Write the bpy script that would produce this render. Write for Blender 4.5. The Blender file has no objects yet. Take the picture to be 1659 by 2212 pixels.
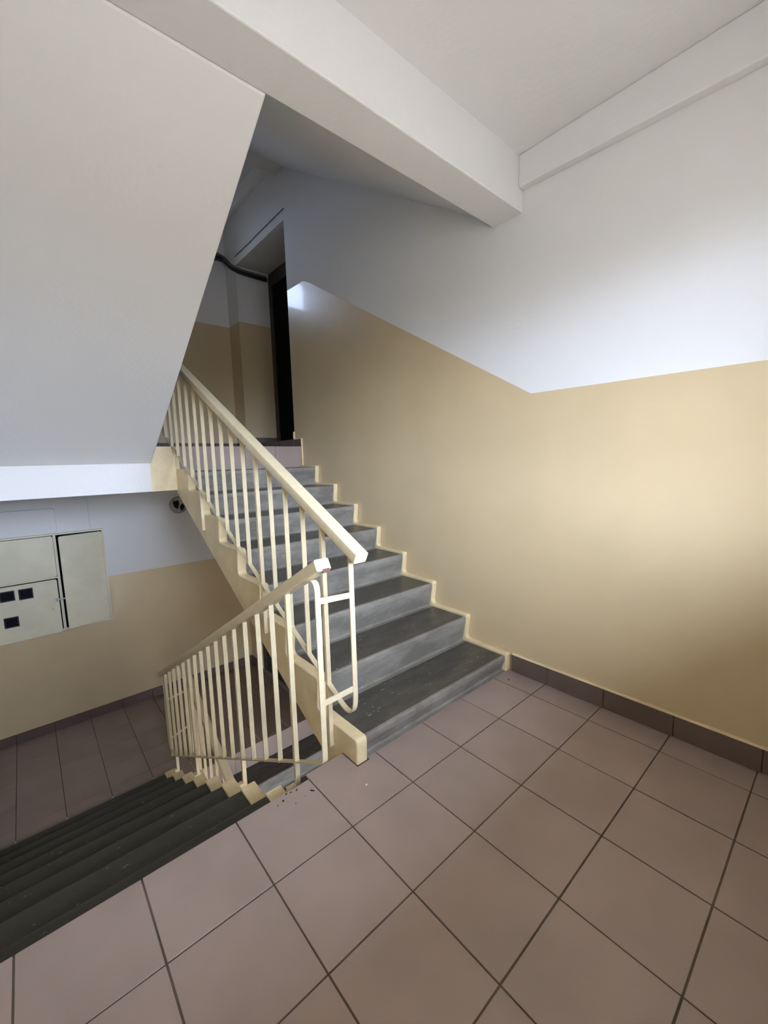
import bpy, bmesh, math, random
from mathutils import Vector, Matrix
random.seed(7)
S = bpy.context.scene
COL = S.collection

# ------------------------------------------------------------------ camera
def camera():
    yaw, pit, rol = -0.7131, -0.1249, -0.0265
    f = Vector((-math.sin(yaw)*math.cos(pit), math.cos(yaw)*math.cos(pit), math.sin(pit)))
    r = Vector((math.cos(yaw), math.sin(yaw), 0)); u = r.cross(f)
    c, s = math.cos(rol), math.sin(rol)
    r2, u2 = c*r + s*u, -s*r + c*u
    cam = bpy.data.cameras.new('camera'); o = bpy.data.objects.new('camera', cam); COL.objects.link(o)
    m = Matrix((r2, u2, -f)).transposed().to_4x4(); m.translation = Vector((-2.1354, -1.3384, 1.2918))
    o.matrix_world = m
    cam.sensor_fit = 'VERTICAL'; cam.sensor_height = 36.0; cam.lens = 895.85/2212*36.0
    cam.clip_start = 0.02
    S.camera = o
camera()

# ------------------------------------------------------------------ world, daylight, exposure
SKY, GROUND, STRENGTH = (0.66, 0.78, 1.0), (0.60, 0.60, 0.62), 46.0
GROUND_LEVEL = 0.20
w = bpy.data.worlds.new('sky'); S.world = w; w.use_nodes = True
nt = w.node_tree; nt.nodes.clear()
out = nt.nodes.new('ShaderNodeOutputWorld'); bg = nt.nodes.new('ShaderNodeBackground')
tc = nt.nodes.new('ShaderNodeTexCoord'); sep = nt.nodes.new('ShaderNodeSeparateXYZ')
ramp = nt.nodes.new('ShaderNodeValToRGB'); mp = nt.nodes.new('ShaderNodeMapRange')
mp.inputs['From Min'].default_value = -1; mp.inputs['From Max'].default_value = 1
cr = ramp.color_ramp
cr.elements[0].position = 0.47; cr.elements[0].color = tuple(c*GROUND_LEVEL for c in GROUND) + (1,)
cr.elements[1].position = 0.53; cr.elements[1].color = SKY + (1,)
nt.links.new(tc.outputs['Generated'], sep.inputs[0]); nt.links.new(sep.outputs['Z'], mp.inputs[0])
nt.links.new(mp.outputs[0], ramp.inputs[0]); nt.links.new(ramp.outputs[0], bg.inputs[0])
bg.inputs[1].default_value = STRENGTH; nt.links.new(bg.outputs[0], out.inputs[0])

WIN1 = (-2.15, -0.6, 1.05, 2.25, -1.65)     # x0,x1,z0,z1,y : window behind the photographer
WIN3 = (-2.2, -0.6, -2.3, -0.8, -1.65)   # unseen window one floor below, enlarged to add light there
WIN2 = (-1.20, -0.80, 3.38, 4.0, 3.98)    # small window high over the upper half landing
def portal(name, win, yoff):
    l = bpy.data.lights.new(name, 'AREA'); l.shape = 'RECTANGLE'
    l.size = win[1]-win[0]; l.size_y = win[3]-win[2]; l.cycles.is_portal = True
    o = bpy.data.objects.new(name, l); COL.objects.link(o)
    o.location = ((win[0]+win[1])/2, win[4]+yoff, (win[2]+win[3])/2)
    o.rotation_euler = (math.pi/2 if yoff < 0 else -math.pi/2, 0, 0)      # local -z points into the stairwell
portal('window_portal', WIN1, -0.46)
portal('window_portal_lower', WIN3, -0.46)
portal('window_portal_upper', WIN2, 0.21)

vs = S.view_settings
S.display_settings.display_device = 'sRGB'
vs.view_transform = 'Standard'; vs.look = 'None'; vs.gamma = 1.0; vs.use_curve_mapping = False
vs.exposure = 0.0
S.cycles.max_bounces = 5; S.cycles.diffuse_bounces = 4; S.cycles.glossy_bounces = 2; S.cycles.transparent_max_bounces = 4
S.cycles.use_adaptive_sampling = True; S.cycles.adaptive_threshold = 0.2; S.cycles.adaptive_min_samples = 16
S.cycles.caustics_reflective = False; S.cycles.caustics_refractive = False
S.cycles.sample_clamp_indirect = 8.0

# ------------------------------------------------------------------ materials
MATS = {}
def mat(name, col, rough=0.6, spec=0.5, var=0.0, vscale=3.0, bump=0.0, bscale=60.0, objvar=0.0, col2=None, metallic=0.0, coat=0.0):
    m = bpy.data.materials.new(name); m.use_nodes = True; n = m.node_tree; b = n.nodes['Principled BSDF']
    b.inputs['Roughness'].default_value = rough
    b.inputs['Specular IOR Level'].default_value = spec; b.inputs['Metallic'].default_value = metallic
    if coat: b.inputs['Coat Weight'].default_value = coat; b.inputs['Coat Roughness'].default_value = 0.07
    base = n.nodes.new('ShaderNodeRGB'); base.outputs[0].default_value = tuple(col) + (1,)
    cur = base.outputs[0]
    geo = n.nodes.new('ShaderNodeNewGeometry')
    if var or col2:
        nz = n.nodes.new('ShaderNodeTexNoise'); nz.inputs['Scale'].default_value = vscale; nz.inputs['Detail'].default_value = 2
        n.links.new(geo.outputs['Position'], nz.inputs['Vector'])
        mx = n.nodes.new('ShaderNodeMix'); mx.data_type = 'RGBA'
        c2 = col2 if col2 else tuple(c*(1-var) for c in col)
        mr = n.nodes.new('ShaderNodeMapRange'); mr.inputs[1].default_value = 0.38; mr.inputs[2].default_value = 0.65
        n.links.new(nz.outputs['Fac'], mr.inputs[0]); n.links.new(mr.outputs[0], mx.inputs['Factor'])
        n.links.new(cur, mx.inputs['A']); mx.inputs['B'].default_value = tuple(c2) + (1,)
        cur = mx.outputs['Result']
    if objvar:
        oi = n.nodes.new('ShaderNodeObjectInfo'); hs = n.nodes.new('ShaderNodeHueSaturation')
        mr2 = n.nodes.new('ShaderNodeMapRange'); mr2.inputs[3].default_value = 1-objvar; mr2.inputs[4].default_value = 1+objvar
        n.links.new(oi.outputs['Random'], mr2.inputs[0]); n.links.new(mr2.outputs[0], hs.inputs['Value'])
        n.links.new(cur, hs.inputs['Color']); cur = hs.outputs[0]
    n.links.new(cur, b.inputs['Base Color'])
    if bump:
        nb = n.nodes.new('ShaderNodeTexNoise'); nb.inputs['Scale'].default_value = bscale; nb.inputs['Detail'].default_value = 1
        n.links.new(geo.outputs['Position'], nb.inputs['Vector'])
        bp = n.nodes.new('ShaderNodeBump'); bp.inputs['Strength'].default_value = bump; bp.inputs['Distance'].default_value = 0.004
        n.links.new(nb.outputs['Fac'], bp.inputs['Height']); n.links.new(bp.outputs[0], b.inputs['Normal'])
    MATS[name] = m; return m

mat('white_paint', (0.80, 0.79, 0.775), 0.8, 0.2, bump=0.25, bscale=45)
mat('dado_paint', (0.665, 0.525, 0.318), 0.33, 0.5, var=0.05, vscale=2.5, bump=0.16, bscale=28, coat=0.22)
mat('cream_paint', (0.80, 0.645, 0.385), 0.35, 0.45, var=0.12, vscale=9, bump=0.3, bscale=50)
mat('rail_paint', (0.73, 0.62, 0.405), 0.33, 0.5, var=0.06, vscale=25, bump=0.1, bscale=80)
mat('tile', (0.355, 0.272, 0.238), 0.42, 0.45, var=0.10, vscale=4, bump=0.08, bscale=220, objvar=0.05)
mat('tile_dark', (0.155, 0.11, 0.09), 0.45, 0.4, var=0.12, vscale=5, bump=0.05, bscale=200, objvar=0.06)
mat('grout', (0.12, 0.088, 0.068), 0.9, 0.2, var=0.3, vscale=8)
mat('concrete', (0.42, 0.40, 0.37), 0.9, 0.2, var=0.2, vscale=6)
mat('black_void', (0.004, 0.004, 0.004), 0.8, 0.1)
mat('dark_frame', (0.075, 0.058, 0.045), 0.5, 0.4, var=0.3, vscale=8)
mat('dark_door', (0.055, 0.06, 0.055), 0.45, 0.4, var=0.5, vscale=15)
mat('cable_black', (0.035, 0.035, 0.035), 0.6, 0.3)
mat('cable_grey', (0.25, 0.25, 0.25), 0.6, 0.3)
mat('cabinet_paint', (0.82, 0.76, 0.58), 0.3, 0.5, var=0.08, vscale=6, bump=0.05, bscale=60)
mat('steel', (0.5, 0.5, 0.5), 0.4, 0.5, metallic=0.8)
mat('glass_dark', (0.012, 0.012, 0.018), 0.12, 0.6)
mat('plate_grey', (0.45, 0.44, 0.43), 0.5, 0.4, var=0.2, vscale=12)
mat('brown_wood', (0.16, 0.07, 0.045), 0.6, 0.3)
mat('white_frame', (0.8, 0.8, 0.8), 0.4, 0.4)
mat('crumb', (0.02, 0.018, 0.015), 0.9, 0.1)
mat('white_speck', (0.85, 0.85, 0.82), 0.6, 0.3)

def stair_mat(name, col, worn, amount, rough, spec, speck=0.70):
    m = bpy.data.materials.new(name); m.use_nodes = True; n = m.node_tree; b = n.nodes['Principled BSDF']
    b.inputs['Roughness'].default_value = rough; b.inputs['Specular IOR Level'].default_value = spec
    geo = n.nodes.new('ShaderNodeNewGeometry')
    mapn = n.nodes.new('ShaderNodeMapping'); mapn.inputs['Scale'].default_value = (0.6, 1.6, 1.6)
    n.links.new(geo.outputs['Position'], mapn.inputs[0])
    a = n.nodes.new('ShaderNodeTexNoise'); a.inputs['Scale'].default_value = 7; a.inputs['Detail'].default_value = 5; a.inputs['Roughness'].default_value = 0.65
    n.links.new(mapn.outputs[0], a.inputs[0])
    mr = n.nodes.new('ShaderNodeMapRange'); mr.inputs[1].default_value = 0.42; mr.inputs[2].default_value = 0.72; mr.inputs[4].default_value = amount
    n.links.new(a.outputs['Fac'], mr.inputs[0])
    mx = n.nodes.new('ShaderNodeMix'); mx.data_type = 'RGBA'
    mx.inputs['A'].default_value = tuple(col) + (1,); mx.inputs['B'].default_value = tuple(worn) + (1,)
    n.links.new(mr.outputs[0], mx.inputs['Factor'])
    # small pale specks and scuffs
    v = n.nodes.new('ShaderNodeTexNoise'); v.inputs['Scale'].default_value = 55; v.inputs['Detail'].default_value = 1
    n.links.new(mapn.outputs[0], v.inputs[0])
    mr2 = n.nodes.new('ShaderNodeMapRange'); mr2.inputs[1].default_value = speck; mr2.inputs[2].default_value = speck+0.05; mr2.inputs[4].default_value = 0.6
    n.links.new(v.outputs['Fac'], mr2.inputs[0])
    mx2 = n.nodes.new('ShaderNodeMix'); mx2.data_type = 'RGBA'; mx2.inputs['B'].default_value = (0.38, 0.37, 0.34, 1)
    n.links.new(mx.outputs['Result'], mx2.inputs['A']); n.links.new(mr2.outputs[0], mx2.inputs['Factor'])
    n.links.new(mx2.outputs['Result'], b.inputs['Base Color'])
    bp = n.nodes.new('ShaderNodeBump'); bp.inputs['Strength'].default_value = 0.25; bp.inputs['Distance'].default_value = 0.003
    n.links.new(a.outputs['Fac'], bp.inputs['Height']); n.links.new(bp.outputs[0], b.inputs['Normal'])
    MATS[name] = m
stair_mat('step_shaded', (0.064, 0.058, 0.048), (0.125, 0.113, 0.095), 0.7, 0.38, 0.45)  # the steps' one dark material, darkened on tops that catch less light
stair_mat('step_lit', (0.18, 0.164, 0.14), (0.34, 0.315, 0.275), 0.8, 0.42, 0.45)  # same step material, lightened on faces turned towards the window
stair_mat('tread_green', (0.044, 0.043, 0.032), (0.066, 0.063, 0.050), 0.6, 0.5, 0.3, 0.735)

gl = bpy.data.materials.new('window_glass'); gl.use_nodes = True; g = gl.node_tree; g.nodes.clear()
go = g.nodes.new('ShaderNodeOutputMaterial'); gm = g.nodes.new('ShaderNodeMixShader'); gt = g.nodes.new('ShaderNodeBsdfTransparent'); gg = g.nodes.new('ShaderNodeBsdfGlossy')
gg.inputs['Roughness'].default_value = 0.05; gm.inputs[0].default_value = 0.06
g.links.new(gt.outputs[0], gm.inputs[1]); g.links.new(gg.outputs[0], gm.inputs[2]); g.links.new(gm.outputs[0], go.inputs[0])
MATS['window_glass'] = gl
g2 = gl.copy(); g2.name = 'frosted_glass'; MATS['frosted_glass'] = g2
[n for n in g2.node_tree.nodes if n.type == 'BSDF_TRANSPARENT'][0].inputs[0].default_value = (0.80, 0.82, 0.86, 1)

# ------------------------------------------------------------------ mesh helpers
class MB:
    def __init__(s): s.v = []; s.f = []; s.m = []
    def add(s, vs, fs, mi=0):
        o = len(s.v); s.v += [tuple(p) for p in vs]
        for f in fs: s.f.append([i+o for i in f]); s.m.append(mi)
        return s
    def box(s, x0, x1, y0, y1, z0, z1, mi=0):
        x0, x1 = min(x0, x1), max(x0, x1); y0, y1 = min(y0, y1), max(y0, y1); z0, z1 = min(z0, z1), max(z0, z1)
        v = [(x, y, z) for z in (z0, z1) for y in (y0, y1) for x in (x0, x1)]
        return s.add(v, [(0,2,3,1),(4,5,7,6),(0,1,5,4),(1,3,7,5),(3,2,6,7),(2,0,4,6)], mi)
    def prism_x(s, poly, x0, x1, mi=0):          # poly in (y,z)
        n = len(poly); a = sum(poly[i][0]*poly[(i+1) % n][1]-poly[(i+1) % n][0]*poly[i][1] for i in range(n))
        if a < 0: poly = poly[::-1]
        v = [(x0, y, z) for y, z in poly] + [(x1, y, z) for y, z in poly]
        f = [tuple(range(n-1, -1, -1)), tuple(range(n, 2*n))] + [(i, (i+1) % n, n+(i+1) % n, n+i) for i in range(n)]
        return s.add(v, f, mi)
    def prism_z(s, poly, z0, z1, mi=0):          # poly in (x,y)
        n = len(poly); a = sum(poly[i][0]*poly[(i+1) % n][1]-poly[(i+1) % n][0]*poly[i][1] for i in range(n))
        if a < 0: poly = poly[::-1]
        v = [(x, y, z0) for x, y in poly] + [(x, y, z1) for x, y in poly]
        f = [tuple(range(n-1, -1, -1)), tuple(range(n, 2*n))] + [(i, (i+1) % n, n+(i+1) % n, n+i) for i in range(n)]
        return s.add(v, f, mi)
    def sweep_yz(s, path, sect, x, mi=0):        # path in (y,z), section in (x offset, in-plane normal offset), mitred
        n = len(path); k = len(sect); rings = []
        for i, (y, z) in enumerate(path):
            d = []
            if i > 0: d.append(Vector((y-path[i-1][0], z-path[i-1][1])).normalized())
            if i < n-1: d.append(Vector((path[i+1][0]-y, path[i+1][1]-z)).normalized())
            t = sum(d, Vector((0, 0))).normalized(); nn = Vector((-t.y, t.x))
            sc = 1.0/max(0.4, d[0].dot(t))
            rings.append([(x+a, y+nn.x*b*sc, z+nn.y*b*sc) for a, b in sect])
        v = [p for r in rings for p in r]; f = []
        for i in range(n-1):
            for j in range(k):
                f.append((i*k+j, i*k+(j+1) % k, (i+1)*k+(j+1) % k, (i+1)*k+j))
        f.append(tuple(range(k-1, -1, -1))); f.append(tuple((n-1)*k+j for j in range(k)))
        return s.add(v, f, mi)
    def tube(s, pts, r, seg=8, mi=0):
        pts = [Vector(p) for p in pts]; n = len(pts); rings = []
        for i, p in enumerate(pts):
            t = (pts[min(i+1, n-1)]-pts[max(i-1, 0)]).normalized()
            up = Vector((0, 0, 1)) if abs(t.z) < 0.9 else Vector((1, 0, 0))
            a = t.cross(up).normalized(); b = t.cross(a)
            rings.append([p+a*math.cos(2*math.pi*j/seg)*r+b*math.sin(2*math.pi*j/seg)*r for j in range(seg)])
        v = [q for rr in rings for q in rr]; f = []
        for i in range(n-1):
            for j in range(seg): f.append((i*seg+j, i*seg+(j+1) % seg, (i+1)*seg+(j+1) % seg, (i+1)*seg+j))
        f.append(tuple(range(seg-1, -1, -1))); f.append(tuple((n-1)*seg+j for j in range(seg)))
        return s.add(v, f, mi)
    def build(s, name, mats, parent=None, bevel=0.0, smooth=None, seg=2):
        me = bpy.data.meshes.new(name); me.from_pydata(s.v, [], s.f); me.update()
        bm = bmesh.new(); bm.from_mesh(me); bmesh.ops.recalc_face_normals(bm, faces=bm.faces[:]) ; bm.to_mesh(me); bm.free()
        if isinstance(mats, str): mats = [mats]
        for m in mats: me.materials.append(MATS[m])
        for p, mi in zip(me.polygons, s.m): p.material_index = mi
        if smooth:
            for p in me.polygons: p.use_smooth = True
            me.set_sharp_from_angle(angle=math.radians(smooth))
        o = bpy.data.objects.new(name, me); COL.objects.link(o)
        if parent: o.parent = parent
        if bevel:
            b = o.modifiers.new('bevel', 'BEVEL'); b.width = bevel; b.segments = seg; b.limit_method = 'ANGLE'; b.angle_limit = math.radians(40)
        return o

def tag(o, label=None, cat=None, group=None, kind=None):
    if label: o['label'] = label
    if cat: o['category'] = cat
    if group: o['group'] = group
    if kind: o['kind'] = kind
    return o
def thing(name, loc, label, cat, group=None):
    o = bpy.data.objects.new(name, None); COL.objects.link(o); o.empty_display_size = 0.1
    return tag(o, label, cat, group)           # origin kept at the world origin so that parts stay in world units
def struct(mb, name, mats, **k):
    lab = k.pop('label', None)
    return tag(mb.build(name, mats, **k), lab, None, None, 'structure')

def fillet(pts, rad, seg=4):
    out = []; n = len(pts)
    for i, p in enumerate(pts):
        r = rad[i] if i < len(rad) else 0
        if i in (0, n-1) or r <= 0: out.append(p); continue
        P = Vector(p); A = Vector(pts[i-1]); B = Vector(pts[i+1])
        a = (A-P); b = (B-P); la, lb = a.length, b.length; a.normalize(); b.normalize()
        ang = a.angle(b)
        if ang > 3.05: out.append(p); continue
        d = min(r/math.tan(ang/2), la*0.49, lb*0.49)
        p0, p1 = P+a*d, P+b*d
        for j in range(seg+1):
            t = j/seg
            q = p0*(1-t)**2+P*2*t*(1-t)+p1*t*t
            out.append((q.x, q.y))
    return out

# ------------------------------------------------------------------ dimensions (metres)
T, R_ = 0.2944, 0.1639          # tread depth, riser height
ZL, ZD = 1.447, -1.42           # half landing above, half landing below
XW = -2.60                      # left wall
YF, YB = 3.98, -1.65             # far wall, back wall
UPX0, UPX1 = -1.18, 0.0         # flight along the right wall
DNX1 = -1.42                    # inner edge of the flight going down
TOP = 5.7; BOT = -3.3

# ------------------------------------------------------------------ walls
W, D = 0, 1
def wall_right():
    m = MB(); th = 0.42
    dado = [(YB, 1.62), (-0.119, 1.63), (2.111, 2.916), (2.20, 2.95), (2.49, 2.955)]
    dadolow = [(y, z-2.867) for y, z in dado]
    base = [(2.49, 0.75), (2.49, 1.05), (0.25, -0.20), (YB, -0.20)]
    m.prism_x(dado + [(2.49, 1.12), (0.20, -0.15), (YB, -0.15)], 0, th, D)
    m.prism_x([(YB, -0.15), (0.20, -0.15), (2.49, 1.12)] + dadolow[::-1], 0, th, W)
    m.prism_x(dadolow + [(2.49, BOT), (YB, BOT)], 0, th, D)
    m.prism_x(dado[::-1] + [(YB, TOP), (2.49, TOP)], 0, th, W)
    # lintels and sills of the two passage openings
    m.box(0, th, 2.49, 3.68, 3.60, TOP, W)
    m.box(0, th, 2.49, 3.68, 0.72, 1.40, W)
    m.box(0, th, 2.49, 3.68, BOT, -1.42, D)
    # stub between the openings and the far wall
    y0, y1 = 3.68, YF+0.2
    m.box(0, th, y0, y1, BOT, -0.0, D); m.box(0, th, y0, y1, 0.0, 0.11, D)
    m.box(0, th, y0, y1, 0.11, 1.40, W); m.box(0, th, y0, y1, 1.40, 2.975, D); m.box(0, th, y0, y1, 2.975, TOP, W)
    o = struct(m, 'wall_right', ['white_paint', 'dado_paint'], label='right wall painted white above a glossy yellow dado')
    return o
wall_right()

def wall_far():
    m = MB(); y0, y1 = YF, YF+0.2
    m.box(XW-0.2, 0.0, y0, y1, BOT, 0.11, D); m.box(XW-0.2, 0.0, y0, y1, 0.11, 1.40, W)
    m.box(XW-0.2, 0.0, y0, y1, 1.40, 2.975, D)
    x0, x1, z0, z1, _ = WIN2
    m.box(XW-0.2, 0.0, y0, y1, 2.975, z0, W); m.box(XW-0.2, 0.0, y0, y1, z1, TOP, W)
    m.box(XW-0.2, x0, y0, y1, z0, z1, W); m.box(x1, 0.0, y0, y1, z0, z1, W)
    struct(m, 'wall_far', ['white_paint', 'dado_paint'], label='far wall behind the half landings, white over yellow')
wall_far()

def wall_left():
    m = MB(); x0, x1 = XW-0.2, XW
    m.prism_x([(YB, BOT), (YB, 1.62), (0.1, 1.62), (2.45, 0.11), (YF, 0.11), (YF, BOT)], x0, x1, D)
    m.prism_x([(YB, 1.62), (0.1, 1.62), (2.45, 0.11), (YF, 0.11), (YF, 1.4), (2.4, 1.4), (2.4, 2.975), (YF, 2.975), (YF, TOP), (YB, TOP)], x0, x1, W)
    m.box(x0, x1, 2.4, YF, 1.4, 2.975, D)
    struct(m, 'wall_left', ['white_paint', 'dado_paint'], label='left wall of the stairwell, white over yellow')
wall_left()

def wall_back():
    m = MB(); y0, y1 = YB-0.45, YB; x0, x1, z0, z1, _ = WIN1; za, zb = WIN3[2], WIN3[3]
    a, b = XW-0.2, 0.42
    m.box(a, b, y0, y1, BOT, za, D); m.box(a, x0, y0, y1, za, -1.25, D); m.box(x1, b, y0, y1, za, -1.25, D)
    m.box(a, x0, y0, y1, -1.25, zb, W); m.box(x1, b, y0, y1, -1.25, zb, W); m.box(a, b, y0, y1, zb, -0.15, W)
    m.box(a, b, y0, y1, -0.15, z0, D); m.box(a, x0, y0, y1, z0, 1.62, D); m.box(x1, b, y0, y1, z0, 1.62, D)
    m.box(a, x0, y0, y1, 1.62, z1, W); m.box(x1, b, y0, y1, 1.62, z1, W); m.box(a, b, y0, y1, z1, TOP, W)
    struct(m, 'wall_back', ['white_paint', 'dado_paint'], label='back wall of the landing with its window')
wall_back()

def window(name, win, y, label, glass='window_glass'):
    x0, x1, z0, z1, _ = win
    m = MB(); f = 0.05
    m.box(x0, x1, y-.03, y+.03, z0, z0+f); m.box(x0, x1, y-.03, y+.03, z1-f, z1)
    m.box(x0, x0+f, y-.03, y+.03, z0+f, z1-f); m.box(x1-f, x1, y-.03, y+.03, z0+f, z1-f)
    xm = (x0+x1)/2
    if x1-x0 > 0.6: m.box(xm-.03, xm+.03, y-.03, y+.03, z0+f, z1-f)
    o = struct(m, name, 'white_frame', label=label)
    for a, b in (((x0+f, xm-.03), (xm+.03, x1-f)) if x1-x0 > 0.6 else ((x0+f, x1-f),)) if glass else ():
        MB().box(a, b, y-.003, y+.003, z0+f, z1-f).build('pane', glass, o)
window('window_1', WIN1, YB-0.38, 'double window in the back wall of the landing', None)
window('window_3', WIN3, YB-0.38, 'unseen back wall window one floor below, enlarged for light', None)
window('window_2', WIN2, YF+0.1, 'small high window over the upper half landing', 'frosted_glass')

for dz, lab in ((0.0, 'unseen slab added outside above the landing window to shade the floor'),):
    m = MB().box(XW-1.5, 1.5, YB-1.30, YB-0.45, 2.36+dz, 2.5+dz)  # unseen overhang, added to keep high sky light off the near floor
    struct(m, 'shade_slab', 'concrete', label=lab)
# ------------------------------------------------------------------ ceiling and beams
def ceiling():
    m = MB().box(XW-.2, 0.0, YB-.2, -0.055, 2.825, 2.94)
    c = struct(m, 'ceiling', 'white_paint', label='white ceiling over the landing')
    MB().box(XW-.2, 0.0, -0.055, 0.13, 2.567, 2.94).build('beam', 'white_paint', c, bevel=0.006)
    MB().prism_x([(YB, 2.62), (-.055, 2.672), (-.055, 2.825), (YB, 2.825)], -0.048, 0.0).build('wall_beam', 'white_paint', c, bevel=0.006)
    m = MB().box(XW-.2, 0.0, 2.6, YF, 4.26, 4.40)
    c2 = struct(m, 'ceiling', 'white_paint', label='ceiling over the upper half landing')
    MB().box(XW-.2, 0.0, 2.43, 2.60, 4.03, 4.40).build('beam', 'white_paint', c2, bevel=0.006)
    MB().box(-0.06, 0.0, 2.60, YF, 4.13, 4.26).build('wall_beam', 'white_paint', c2, bevel=0.005)
    struct(MB().box(XW-.2, 0.42, YB-.2, YF+.2, TOP, TOP+.1), 'ceiling', 'white_paint', label='top of the stairwell out of view')
ceiling()
struct(MB().box(XW-.2, 0.42, YB-.45, 0.06, -3.0, ZD-ZL-.0035), 'floor', 'tile', label='landing floor one storey below, out of view')
struct(MB().box(XW-.2, 0.42, 0.06, YF+.2, BOT-.1, BOT), 'floor', 'concrete', label='bottom of the stairwell out of view')

# ------------------------------------------------------------------ floors
J = 0.0025                      # half a joint
def floor_tile(parent, x0, x1, y0, y1, z, mat_='tile', poly=None, bev=0.0010):
    m = MB()
    if poly: m.prism_z(poly, z-0.009, z)
    else: m.box(x0+J, x1-J, y0+J, y1-J, z-0.009, z)
    dz = random.uniform(-0.0006, 0.0006)
    m.v = [(x, y, zz+dz) for x, y, zz in m.v]
    return m.build('floor_tile', mat_, parent, bevel=bev, seg=1)

def main_floor():
    m = MB()
    m.prism_z([(XW-.2, YB-.2), (0.42, YB-.2), (0.42, 0.055), (-1.19, 0.055), (-1.19, 0.084), (-1.37, 0.084), (-1.37, 0.055), (XW-.2, 0.055)], -0.30, -0.0018)
    f = struct(m, 'floor', 'grout', label='landing floor of brown ceramic tiles')
    xs = [0.0] + [-0.1621-0.303*i for i in range(8)] + [XW]
    ys = [0.0605-0.303*j for j in range(10)] + [YB]
    for i in range(len(xs)-1):
        for j in range(len(ys)-1):
            x1, x0 = xs[i], xs[i+1]; y1, y0 = ys[j], ys[j+1]
            if j == 0 and x0 > -1.10: floor_tile(f, x0, x1, y0, 0.004, 0)
            elif j == 0 and x0 > -1.40:
                floor_tile(f, 0, 0, 0, 0, 0, poly=[(x0+J, y0+J), (x1-J, y0+J), (x1-J, 0.0), (-1.118, 0.0), (-1.118, -0.024), (-1.185, -0.024), (-1.185, 0.089), (x0+J, 0.089)])
            else: floor_tile(f, x0, x1, y0, y1, 0)
    # underside beam of this landing
    MB().box(XW-.2, 0.0, -0.055, 0.05, -0.36, -0.30).build('beam', 'white_paint', f)
main_floor()

def half_landing(z, yedge, label, tiles):
    # slab with an edge beam; white towards the flight, cream in the stairwell gap
    m = MB()
    m.box(XW-.2, -1.367, 2.35, 2.55, z-0.356, z-0.0035, 0); m.box(-1.367, UPX0-.0, 2.35, 2.55, z-0.356, z-0.0035, 1)
    m.box(UPX0, 0.42, 2.36, 2.55, z-0.356, z-0.0035, 0)
    m.box(XW-.2, 0.42, 2.55, YF, z-0.20, z-0.0035, 2)
    if yedge < 2.34: m.box(XW-.2, DNX1, yedge+.007, 2.35, z-0.25, z-0.0035, 2)
    f = struct(m, 'floor', ['white_paint', 'cream_paint', 'grout'], label=label)
    if tiles:
        xs = [0.0, -0.02]+[-0.323-0.303*i for i in range(8)]+[XW]
        ys = [YF, 3.885, 3.582, 3.279, 2.976, 2.673, 2.355]
        for i in range(len(xs)-1):
            for j in range(len(ys)-1):
                x1, x0 = xs[i], xs[i+1]; y1, y0 = ys[j], ys[j+1]
                if j == len(ys)-2 and x1 <= DNX1: y0 = yedge
                floor_tile(f, x0, x1, y0, y1, z, 'tile')
    else:
        for i in range(9):
            floor_tile(f, max(XW, 0.012-0.303*(i+1)), min(0, 0.012-0.303*i), 2.35, 2.65, z)
    return f
FL_U = half_landing(ZL, 2.35, 'upper half landing slab with white edge beam', False)
FL_D = half_landing(ZD, 2.29, 'dark tiled floor of the lower half landing', True)

# passage beyond the upper half landing: raised sill, soffit, door
def passage():
    m = MB().box(0.0, 0.42, 2.49, 3.68, 1.40, 1.515)
    f = struct(m, 'floor', 'grout', label='raised passage floor beside the upper half landing')
    for a, b in ((2.50, 2.80), (2.80, 3.10), (3.10, 3.40), (3.40, 3.68)):
        MB().box(-0.009, 0.0, a+J, b-J, 1.45, 1.524).build('sill_tile', 'tile_dark', f, bevel=.0015, seg=1)
        MB().box(0.0, 0.41, a+J, b-J, 1.515, 1.524).build('floor_tile', 'tile_dark', f, bevel=.0015, seg=1)
    # door at the end of the passage
    m = MB()
    m.box(0.405, 0.425, 3.60, 3.68, 1.524, 3.56); m.box(0.405, 0.425, 2.49, 2.58, 1.524, 3.56); m.box(0.405, 0.425, 2.58, 3.60, 3.44, 3.56)
    d = struct(m, 'door_1', 'dark_frame', label='dark doorway at the top of the stairs')
    MB().box(0.42, 0.46, 2.58, 3.60, 1.524, 3.44).build('door_panel', 'black_void', d)  # near-black sheet stands in for the dark behind the doorway
    m = MB().box(0.412, 0.47, 2.49, 3.68, 3.56, 3.62).box(0.47, 0.5, 2.49, 3.70, 1.40, 3.62)
    struct(m, 'trim_1', 'dark_frame', label='dark panel above the doorway')
    # lower passage closed by a dark streaked door
    m = MB().box(0.03, 0.07, 2.49, 2.57, ZD, 0.72).box(0.03, 0.07, 3.60, 3.68, ZD, 0.72).box(0.03, 0.07, 2.57, 3.60, 0.64, 0.72)
    d2 = struct(m, 'door_2', 'dark_frame', label='dark door beside the lower half landing')
    MB().box(0.04, 0.065, 2.57, 3.60, ZD+.012, 0.64).build('door_panel', 'dark_door', d2, bevel=.003)
    MB().box(-0.002, 0.03, 2.49, 3.68, ZD, ZD+.007).build('threshold', 'plate_grey', d2)
    MB().box(0.065, 0.45, 2.47, 3.70, ZD-.05, 0.80).build('light_block', 'dark_frame', d2)  # unseen box added behind the door to stop stray sky light
passage()

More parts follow.
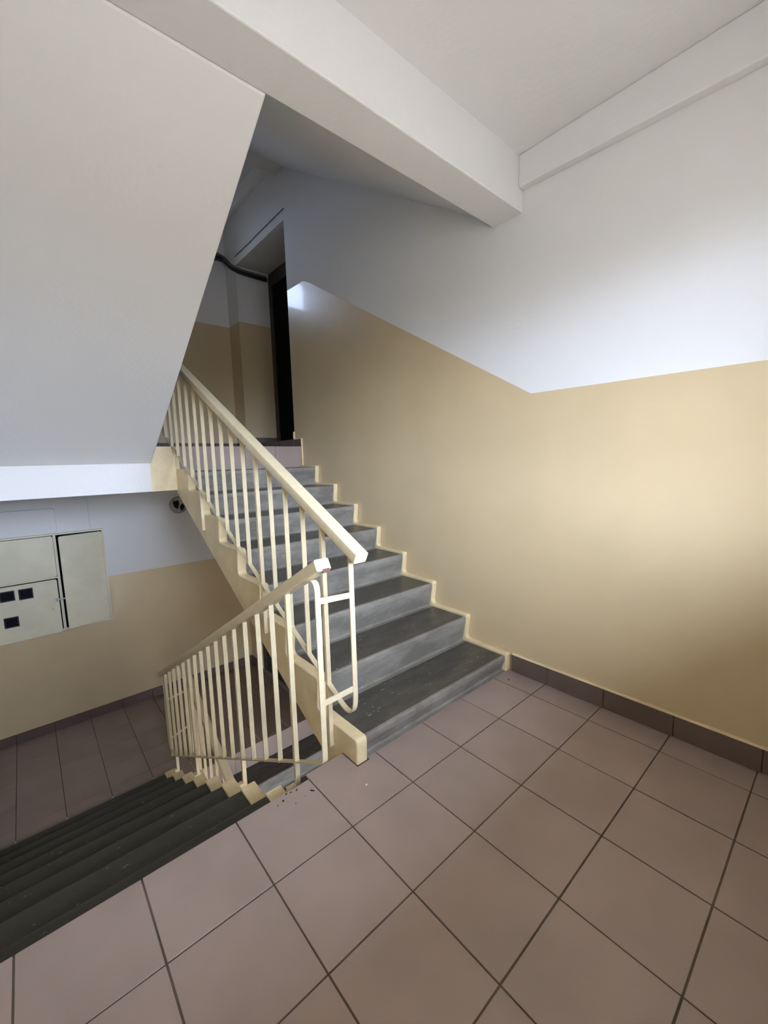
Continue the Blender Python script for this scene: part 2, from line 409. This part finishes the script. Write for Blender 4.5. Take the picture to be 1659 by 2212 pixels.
# ------------------------------------------------------------------ baseboards
def baseboard_right():
    m = MB().box(-0.006, 0.0, YB, -0.026, 0.0, 0.1)
    b = struct(m, 'baseboard_right', 'grout', label='brown tile skirting along the right wall')
    ys = [-0.026, -0.254] + [-0.254-0.303*k for k in range(1, 9)] + [YB]
    for a, c in zip(ys[:-1], ys[1:]):
        MB().box(-0.014, -0.004, c+.0015, a-.0015, 0.001, 0.104).build('skirting_tile', 'tile_dark', b, bevel=.002, seg=1)
    path = []
    n = 60; v = []; 
    for k in range(n+1):
        y = -0.03+(YB+.03)*k/n; v.append((y, 0.1035, 0.1035+0.007+random.uniform(-.002, .002)))
    bm_ = MB()
    for k in range(n):
        y0, a0, b0 = v[k]; y1, a1, b1 = v[k+1]
        o = len(bm_.v)
        bm_.v += [(-0.013, y0, a0), (-0.009, y0, b0), (0, y0, b0), (-0.013, y1, a1), (-0.009, y1, b1), (0, y1, b1)]
        bm_.f += [[o, o+1, o+4, o+3], [o+1, o+2, o+5, o+4]]; bm_.m += [0, 0]
    bm_.build('sealant_bead', 'cream_paint', b, smooth=60)
    # upper landing edge of the right wall
baseboard_right()
def baseboard_far():
    for z, nm in ((ZD, 'lower'), (ZL, 'upper')):
        m = MB().box(XW, 0.0, YF-.006, YF, z, z+.1)
        b = struct(m, 'baseboard_far', 'grout', label='tile skirting at the far wall of the %s half landing' % nm)
        xs = [0.0]+[-0.02-0.303*i for i in range(1, 9)]+[XW] if z < 0 else [0.0, -0.283]+[-0.283-0.303*i for i in range(1, 8)]+[XW]
        for a, c in zip(xs[:-1], xs[1:]):
            MB().box(c+.0015, a-.0015, YF-.014, YF-.004, z+.001, z+.104).build('skirting_tile', 'tile_dark', b, bevel=.002, seg=1)
        m = MB().box(-0.014, 0.0, 3.68, YF-.014, z+.001, z+.104); m.build('skirting_tile', 'tile_dark', b, bevel=.002, seg=1)
    m = MB().box(0.0, 0.405, 3.668, 3.68, 1.524, 1.61)
    struct(m, 'baseboard_passage', 'tile_dark', label='dark skirting in the passage beside the doorway', bevel=.002)
    m = MB().box(-0.010, 0.0, 2.352, 2.49, 1.45, 1.52)
    m.box(-0.014, 0.0, 2.340, 2.352, 1.262, 1.528, 1); m.box(-0.012, 0.0, 2.352, 2.49, 1.52, 1.528, 1); m.box(-0.014, 0.0, 2.485, 2.497, 1.528, 1.60, 1)
    struct(m, 'baseboard_top', ['tile_dark', 'cream_paint'], label='dark skirting end with cream edge at the top step')
baseboard_far()

# ------------------------------------------------------------------ stair flights
def zig_up(dz, yo=-0.02, zo=-0.0523, lean=0.022, k0=1, k1=8):
    pts, rad = [], []
    pts.append((yo+0.004, dz)); rad.append(0)
    for k in range(k0, k1+1):
        z = R_*k+zo+dz
        pts.append((yo+(k-1)*T, z)); rad.append(0.022)
        if k < k1:
            pts.append((yo+k*T+lean, z)); rad.append(0.030)
    return pts, rad
def up_flight(dz, label, full=True):
    st = thing('stair_flight', None, label, 'stairs')
    lo = lambda y: -0.068+0.542*(y-0.284)+dz
    pts, rad = zig_up(dz)
    pts += [(2.352, R_*8-.0523+dz), (2.352, ZL-0.004+dz if dz == 0 else ZD-.004), (2.375, ZL-0.004+dz if dz == 0 else ZD-.004), (2.375, lo(2.375)), (0.284, lo(0.284)), (0.15, -0.17+dz), (0.095, -0.17+dz), (0.095, -0.006+dz), (-0.016, -0.006+dz)]
    rad += [0]*9
    prof = fillet(pts, rad)
    MB().prism_x(prof, UPX0, UPX0+0.056).build('stringer', 'cream_paint', st, bevel=.006, smooth=35)
    # border along the wall
    pts, rad = zig_up(dz, yo=-0.014)
    top = fillet(pts + [(2.345, R_*8-.0523+dz)], rad+[0])
    bot = [(2.345, R_*8-.20+dz), (0.10, -0.15+dz), (0.0, -0.006+dz)]
    MB().prism_x(top+bot, -0.042, -0.0005).build('wall_border', 'cream_paint', st, bevel=.006, smooth=35)
    x0, x1 = UPX0+.056, -0.042
    zt = lambda k: R_*k-0.0703+dz
    for k in range(1, 9):
        y = (k-1)*T; z = zt(k); zb = zt(k-1) if k > 1 else dz
        MB().prism_x([(y+.020, z), (y+T+.03, z), (y+T+.03, z-.03), (y+.020, z-.03)], x0, x1).build('tread', 'step_shaded', st)
        face = fillet([(y-.006, zb+.0008), (y+.026, zb+.0008), (y, z-.03), (y, z), (y+.022, z)], [0, .035, .03, .020, 0], seg=6)
        MB().prism_x(face+[(y+.022, z-.02), (y+.06, z-.03), (y+.06, zb-.03), (y-.006, zb-.03)], x0, x1).build('riser', 'step_lit', st, smooth=40)
    # top riser faced with floor tiles
    zl = ZL if dz == 0 else ZD
    xs = [-0.042+.028, -0.294, -0.594, -0.891, UPX0+.03]
    for a, b in zip(xs[:-1], xs[1:]):
        MB().box(b+.001, a-.001, 2.343, 2.352, zt(8)+.002, zl-.0005).build('riser_tile', 'tile', st, bevel=.0015, seg=1)
    MB().box(x0, x1, 2.352, 2.36, zt(8)-.04, zl-.004).build('riser', 'concrete', st)
    # structural slab with its painted soffit
    pr = [(0.10, -0.17+dz), (0.284, lo(0.284)), (2.375, lo(2.375)), (2.375, zt(8)-.04)]
    for k in range(8, 0, -1):
        pr += [((k-1)*T+.05, zt(k)-.05), ((k-1)*T+.05, (zt(k-1) if k > 1 else dz)-.05)]
    pr += [(0.05, -0.17+dz)]
    MB().prism_x(pr, UPX0+.056, -0.0005).build('soffit_slab', 'cream_paint', st)
    return st
up_flight(0.0, 'flight of dark grey steps climbing along the right wall')
up_flight(ZD-ZL, 'lower flight of dark steps seen through the railing gap')

def nose_dn(k, dz=0): return 0.23+T*(k-1), -0.104-0.163*(k-1)+dz
def dn_flight():
    st = thing('stair_flight', None, 'dark green worn flight descending at the left to the lower landing', 'stairs')
    prof = [(0.062, -0.104)]
    for k in range(1, 9):
        y, z = nose_dn(k); prof.append((y, z))
        prof.append((y-.006, z-0.163 if k < 8 else ZD-.004))
    prof += [(2.29, ZD-.25), (0.062, -0.40)]
    MB().prism_x(prof, DNX1-0.072, DNX1).build('stringer', 'cream_paint', st, bevel=.004)
    x0, x1 = XW+.003, DNX1-0.072
    yp = 0.062
    for k in range(1, 9):
        y, z = nose_dn(k); z -= .010
        nose = fillet([(yp-.01, z-.05), (yp-.01, z), (y, z), (y, z-.034), (y-.010, z-.05)], [0, 0, .016, .012, 0])
        MB().prism_x(nose, x0, x1).build('tread', 'tread_green', st, smooth=35)
        zb = z-.163 if k < 8 else ZD
        MB().prism_x([(y-.06, z-.05), (y-.010, z-.05), (y-.018, zb), (y-.06, zb)], x0, x1).build('riser', 'step_lit', st)
        yp = y
    MB().box(x0, x1, 0.02, 0.056, -0.13, -0.010).build('riser', 'tread_green', st)
    pr = [(0.062, -0.13)]
    for k in range(1, 9):
        y, z = nose_dn(k); pr += [(y-.05, z-.06), (y-.05, z-.06-.163)]
    pr += [(2.24, ZD-.25), (0.062, -0.40)]
    MB().prism_x(pr, x0, x1).build('soffit_slab', 'white_paint', st)
dn_flight()

def return_flight():
    st = thing('stair_flight', None, 'white sloping underside of the flight overhead at the left', 'stairs')
    x0, x1 = XW+.003, -1.357
    top = [(2.42, 1.447)]
    for k in range(8, 0, -1):
        y, z = nose_dn(k, 2.90); top += [(y+.02, z-.163), (y, z)]
    top += [(0.13, 2.80)]
    poly = [(0.13, 2.567), (2.349, 1.312), (2.349, 1.447)] + top
    poly = [(0.13, 2.567), (2.349, 1.312)] + [(2.349, 1.46)] + top[1:]
    MB().prism_x(poly, x0, x1).build('soffit_slab', 'white_paint', st, bevel=.008)
return_flight()
def flight_above():
    st = thing('stair_flight', None, 'underside of the flight overhead behind the ceiling beam', 'stairs')
    lo = lambda y: 2.60+(4.03-2.60)/2.30*(y-0.13)
    MB().prism_x([(0.13, lo(0.13)), (2.43, lo(2.43)), (2.43, lo(2.43)+.22), (0.13, lo(.13)+.22)], -1.354, -0.0005).build('soffit_slab', 'white_paint', st)
flight_above()

# ------------------------------------------------------------------ railings
FW, FT = 0.0112, 0.003           # half width (x) and half thickness of the flat bars
FLAT = [(-FW, -FT), (FW, -FT), (FW, FT), (-FW, FT)]
def rsect(w, h, r, seg=3, z0=0.0):       # rounded rectangle, bottom at z0
    p = []
    for cx, cz, a0 in ((w/2-r, z0+r, -90), (w/2-r, z0+h-r, 0), (-w/2+r, z0+h-r, 90), (-w/2+r, z0+r, 180)):
        for j in range(seg+1):
            a = math.radians(a0+90*j/seg); p.append((cx+r*math.cos(a), cz+r*math.sin(a)))
    return p
POSTS = {0: 1, 4: 1, 10: 1, 14: 1}
def up_railing(dz, label, y_hi=2.66):
    rl = thing('stair_railing', None, label, 'railing'); x = -1.192
    hr = lambda y: 0.950+0.515*y+dz      # underside of the handrail
    br = lambda y: 0.306+0.518*(y-0.165)+dz
    MB().sweep_yz([(-0.095, hr(-0.095)), (2.62, hr(2.62))], rsect(0.060, 0.046, 0.007), x).build('handrail', 'rail_paint', rl, smooth=25)
    # small plug under the end of the handrail, then the bent flat bar that makes the end loop and the bottom rail
    loop = fillet([(-0.037, hr(-0.037)+.004), (-0.037, br(-0.037)), (y_hi-.10, br(y_hi-.10)), (y_hi-0.01, br(y_hi-.10)+.10), (y_hi, br(y_hi)+.25), (y_hi, hr(y_hi)-.02)],
                  [0, .078, .05, .10, .08, 0], seg=8)
    MB().sweep_yz(loop, FLAT, x).build('bottom_rail', 'rail_paint', rl, smooth=40)
    for i in range(16):
        y = 0.165+0.1572*i
        if y > y_hi-.05: break
        if i in POSTS:
            ze = {0: 0.0, 4: 0.345, 10: 0.825, 14: 1.16}[i]+dz
            MB().box(x-.010, x+.0115, y-.009, y+.009, ze, hr(y)+.006).build('post', 'rail_paint', rl, bevel=.0015, seg=1)
        else:
            MB().box(x-FW, x+FW, y-FT, y+FT, br(y)-.002, hr(y)+.004).build('baluster', 'rail_paint', rl)
    return rl
up_railing(0.0, 'cream steel railing of the flight climbing along the right wall')
up_railing(ZD-ZL, 'cream steel railing of the lower flight seen through the gap')

def dn_railing():
    rl = thing('stair_railing', None, 'cream steel railing of the flight descending at the left', 'railing'); x = -1.370
    hr = lambda y: 0.845-0.5387*y
    br = lambda y: 0.0126-0.55*(y-0.164)
    yn, yf = -0.070, 2.60
    MB().sweep_yz([(-0.125, hr(-0.125)), (2.63, hr(2.63))], rsect(0.060, 0.044, 0.008), x).build('handrail', 'rail_paint', rl, smooth=25)
    MB().box(x-.006, x+.024, -.1275, -.118, hr(-.12)-.006, hr(-.12)+.008).build('bare_wood_patch', 'brown_wood', rl, bevel=.002)
    loop = fillet([(0.03, hr(0.03)+.004), (yn, hr(yn)-.012), (yn, br(yn)+.004), (yf-.16, br(yf-.16)), (yf, br(yf)+.10), (yf, hr(yf)+.004)], [0, .060, .035, .06, .09, 0], seg=8)
    MB().sweep_yz(loop, FLAT, x).build('bottom_rail', 'rail_paint', rl, smooth=40)
    for i in range(16):
        y = 0.165+0.1575*i
        if i in POSTS:
            ze = {0: -0.12, 4: -0.50, 10: -1.02, 14: -1.35}[i]
            MB().box(x-.0115, x+.010, y-.009, y+.009, ze, hr(y)+.006).build('post', 'rail_paint', rl, bevel=.0015, seg=1)
            MB().box(DNX1, x-.008, y-.012, y+.012, ze, ze+.035).build('post_bracket', 'rail_paint', rl)
        elif y < yf-.06:
            MB().box(x-FW, x+FW, y-FT, y+FT, br(y)-.002, hr(y)+.004).build('baluster', 'rail_paint', rl)
    # tie bars welded across to the neighbouring railing, near and far end
    def tie(a, b):
        m = MB(); h = .0115; t = .0025
        (xa, ya, za), (xb, yb, zb) = a, b
        v = [(xa, ya-t, za-h), (xa, ya+t, za-h), (xa, ya+t, za+h), (xa, ya-t, za+h), (xb, yb-t, zb-h), (xb, yb+t, zb-h), (xb, yb+t, zb+h), (xb, yb-t, zb+h)]
        m.add(v, [(0, 1, 2, 3), (4, 7, 6, 5), (0, 4, 5, 1), (1, 5, 6, 2), (2, 6, 7, 3), (3, 7, 4, 0)]).build('tie_bar', 'rail_paint', rl)
    tie((x+.008, yn, 0.785), (-1.2035, -0.037, 0.762)); tie((x+.008, yn, 0.385), (-1.2035, -0.037, 0.366))
    tie((x+.008, yf, -0.79), (-1.2035, 2.66, -0.80)); tie((x+.008, yf, -1.165), (-1.2035, 2.655, -1.15))
dn_railing()

# ------------------------------------------------------------------ electrical cabinet on the lower far wall
def rrect(x0, x1, z0, z1, r, seg=3):
    p = []
    for cx, cz, a0 in ((x1-r, z0+r, -90), (x1-r, z1-r, 0), (x0+r, z1-r, 90), (x0+r, z0+r, 180)):
        for j in range(seg+1):
            a = math.radians(a0+90*j/seg); p.append((cx+r*math.cos(a), cz+r*math.sin(a)))
    return p
def plate(poly, y0, y1, mi=0):           # poly in (x,z), thickness along y
    m = MB(); n = len(poly)
    v = [(x, y0, z) for x, z in poly]+[(x, y1, z) for x, z in poly]
    return m.add(v, [tuple(range(n)), tuple(range(2*n-1, n-1, -1))]+[(i, n+i, n+(i+1) % n, (i+1) % n) for i in range(n)], mi)
def cabinet():
    c = thing('electrical_cabinet', None, 'cream metal electrical cabinet with three doors on the lower wall', 'cabinet')
    yf = YF-.03
    m = MB(); x0, x1, z0, z1 = XW+.005, -1.54, -0.365, 0.645; f = .018
    m.box(x0, x1, yf, YF, z1-f, z1); m.box(x0, x1, yf, YF, z0, z0+f); m.box(x1-f, x1, yf, YF, z0+f, z1-f)
    m.box(x0, x0+f, yf, YF, z0+f, z1-f); m.box(-1.968, -1.945, yf, YF, z0+f, z1-f); m.box(x0+f, -1.968, yf, YF, 0.188, 0.205)
    m.build('frame', 'cabinet_paint', c, bevel=.002)
    MB().box(x0+f, x1-f, YF-.008, YF-.001, z0+f, z1-f).build('dark_backing', 'black_void', c)  # near-black backing paints the shade seen through the door gaps
    d = plate(rrect(x0+.012, -1.970, 0.208, 0.624, .018), yf-.020, yf-.002).build('door', 'cabinet_paint', c, bevel=.004)
    d2 = plate(rrect(x0+.012, -1.978, -0.372, 0.182, .018), yf-.022, yf-.002).build('door', 'cabinet_paint', c, bevel=.004)
    for a, b, e, g in ((-2.405, -2.315, 0.052, 0.132), (-2.268, -2.180, 0.045, 0.130), (-2.398, -2.310, -0.208, -0.125)):
        m = MB(); t = .010; yy = yf-.026
        m.box(a-t, b+t, yy, yf-.018, e-t, e); m.box(a-t, b+t, yy, yf-.018, g, g+t); m.box(a-t, a, yy, yf-.018, e, g); m.box(b, b+t, yy, yf-.018, e, g)
        wn = m.build('meter_window', 'cable_black', d2, bevel=.002)
        # pane is a piece of the window frame: joined in depth behind the rim
        MB().box(a, b, yf-.0235, yf-.021, e, g).build('meter_pane', 'glass_dark', d2)
    # right door hangs a little ajar on its right-hand hinges
    mb = plate(rrect(-1.934, -1.560, -0.342, 0.620, .018), yf-.020, yf-.002)
    th = math.radians(9); tilt = .006
    mb.v = [(-1.562+(x+1.562)*math.cos(th)-(y-yf)*math.sin(th)*0, y+(x+1.562)*math.sin(th), z+(x+1.562)*tilt) for x, y, z in mb.v]
    d3 = mb.build('door', 'cabinet_paint', c, bevel=.004)
    for z in (0.50, -0.20): MB().tube([(-1.556, yf-.012, z-.03), (-1.556, yf-.012, z+.03)], .006).build('hinge', 'cabinet_paint', c)
    m = MB().box(-1.995, -1.925, yf-.036, yf-.030, -0.032, -0.018).box(-2.005, -1.985, yf-.034, yf-.022, -0.045, -0.012).box(-1.93, -1.915, yf-.066, yf-.030, -0.036, -0.010)
    m.build('latch', 'steel', c, bevel=.0015)
    MB().tube([(-2.035, yf-.024, -.115), (-2.035, yf-.019, -.115)], .008).build('lock', 'steel', c)
    # plastered duct above the cabinet
    dct = plate(rrect(XW, -1.925, 0.646, 0.90, .03), YF-.030, YF)
    tag(dct.build('duct_cover', 'white_paint', None, bevel=.006), 'white boxed duct on the wall above the electrical cabinet', 'duct')
    tag(MB().tube([(-1.648, YF-.006, 0.646), (-1.648, YF-.006, 0.98)], .007).build('conduit', 'white_paint'), 'thin white conduit rising from the electrical cabinet', 'conduit')
cabinet()

def round_cover():
    c = thing('junction_cover', None, 'round grey broken cover plate on wall beside the stair stringer', 'cover plate')
    cx, cz, r = -0.770, 0.822, 0.094; n = 28
    ring = [(cx+r*math.cos(2*math.pi*i/n), cz+r*math.sin(2*math.pi*i/n)) for i in range(n)]
    plate(ring, YF-.008, YF-.001).build('disc', 'plate_grey', c, bevel=.002)
    m = MB()
    rim = [(cx+r*math.cos(2*math.pi*i/n), YF-.009, cz+r*math.sin(2*math.pi*i/n)) for i in range(n+1)]
    m.tube(rim, .005, 6).build('rim', 'plate_grey', c, smooth=60)
    s1 = [(cx-.060, cz+.045), (cx+.005, cz+.060), (cx+.010, cz+.01), (cx-.012, cz-.045), (cx-.045, cz-.02)]
    s2 = [(cx+.030, cz-.075), (cx+.012, cz-.02), (cx+.045, cz+.02), (cx+.07, cz-.02)]
    for s in (s1, s2): plate(s, YF-.0105, YF-.007).build('opening', 'crumb', c)  # dark plates stand in for the shade inside the cutouts
    for a, b in ((-.045, .060), (.055, -.055)):
        MB().tube([(cx+a, YF-.013, cz+b), (cx+a, YF-.007, cz+b)], .006).build('screw', 'cable_black', c)
round_cover()

# ------------------------------------------------------------------ cables at the top
def cables():
    c = thing('cable_bundle', None, 'sagging bundle of dark cables at the top of the dark doorway', 'cables')
    for i in range(7):
        dz = 0.013*i+random.uniform(-.004, .004); dy = random.uniform(0, .012); sag = random.uniform(0.0, .03)
        p = [(-1.2, YF-.014-dy, 3.735+dz), (-0.6, YF-.016-dy, 3.725+dz-sag), (-0.20, YF-.016-dy, 3.73+dz-sag*.5), (-0.09, YF-.02-dy, 3.735+dz)]
        p += [(-0.03-dy, 3.90, 3.70+dz*.8), (-0.022-dy, 3.76, 3.60+dz*.6-.02), (-0.004-dy, 3.668-dy, 3.525+dz*.7), (0.06, 3.664-dy, 3.51+dz*.7), (0.38, 3.662-dy, 3.505+dz*.7)]
        q = []
        for a, b in zip(p[:-1], p[1:]):
            for t in range(4): q.append(Vector(a).lerp(Vector(b), t/4))
        q.append(Vector(p[-1]))
        for _ in range(3): q = [q[0]]+[(q[k-1]+q[k]*2+q[k+1])/4 for k in range(1, len(q)-1)]+[q[-1]]
        MB().tube(q, random.choice((.006, .008, .007)), 6).build('cable', 'cable_grey' if i in (5,) else 'cable_black', c, smooth=60)
    tag(MB().tube([(-.004, 2.47+.12*k, 3.688+random.uniform(-.003, .003)) for k in range(11)], .0035, 5).build('cable', 'cable_black', smooth=60), 'thin dark cable clipped above the passage opening', 'cable')
cables()

# ------------------------------------------------------------------ dirt on the landing floor
tag(MB().tube([(-1.22, -0.128, 0.0), (-1.22, -0.128, 0.003)], .004, 8).build('paint_chip', 'white_speck'), 'tiny white speck on the tile beside the stringer end', 'speck')
def crumb(x, y, r, lab, grp, stretch=1.0, turn=0.0):
    m = MB(); n = 7; r *= 0.65
    v = []
    for i in range(n):
        a = 2*math.pi*i/n; p = r*random.uniform(.6, 1.3)*stretch*math.cos(a); q = r*random.uniform(.6, 1.2)/stretch*math.sin(a)
        v.append((x+p*math.cos(turn)-q*math.sin(turn), y+p*math.sin(turn)+q*math.cos(turn), 0.0))
    v += [(a+(x-a)*.4, b+(y-b)*.4, min(.003, r*.6)) for a, b, _ in v]
    m.add(v, [tuple(range(n-1, -1, -1)), tuple(range(n, 2*n))]+[(i, (i+1) % n, n+(i+1) % n, n+i) for i in range(n)])
    tag(m.build('crumb', 'crumb'), lab, 'crumb', grp)
crumb(-1.505, 0.028, .0085, 'largest black crumb on the tile edge beside the cream step border', 'crumbs at the landing edge')
crumb(-1.395, -0.005, .011, 'long thin black sliver of dirt on the tile below the railing post', 'crumbs at the landing edge', 2.0, -0.9)
for x, y, r, st_, tu in ((-1.463, 0.045, .006, 1.6, .2), (-1.44, 0.040, .007, 1.7, .4), (-1.43, -0.01, .004, 1, 0), (-1.475, -0.015, .004, 1, 0), (-1.53, 0.022, .005, 1.5, 1.0), (-1.48, 0.050, .006, 1.8, .1)):
    crumb(x, y, r, 'small dark crumb of dirt on the landing edge near the railing post', 'crumbs at the landing edge', st_, tu)
crumb(-0.115, -0.075, .007, 'curled black sliver of dirt on the tile by the wall end of the bottom step', 'crumbs by the bottom step', 1.8, 1.2)
for x, y, r in ((-0.165, -0.13, .004), (-0.20, -0.12, .004), (-0.10, -0.17, .003)):
    crumb(x, y, r, 'dark crumb of dirt on the tile by the bottom step', 'crumbs by the bottom step')
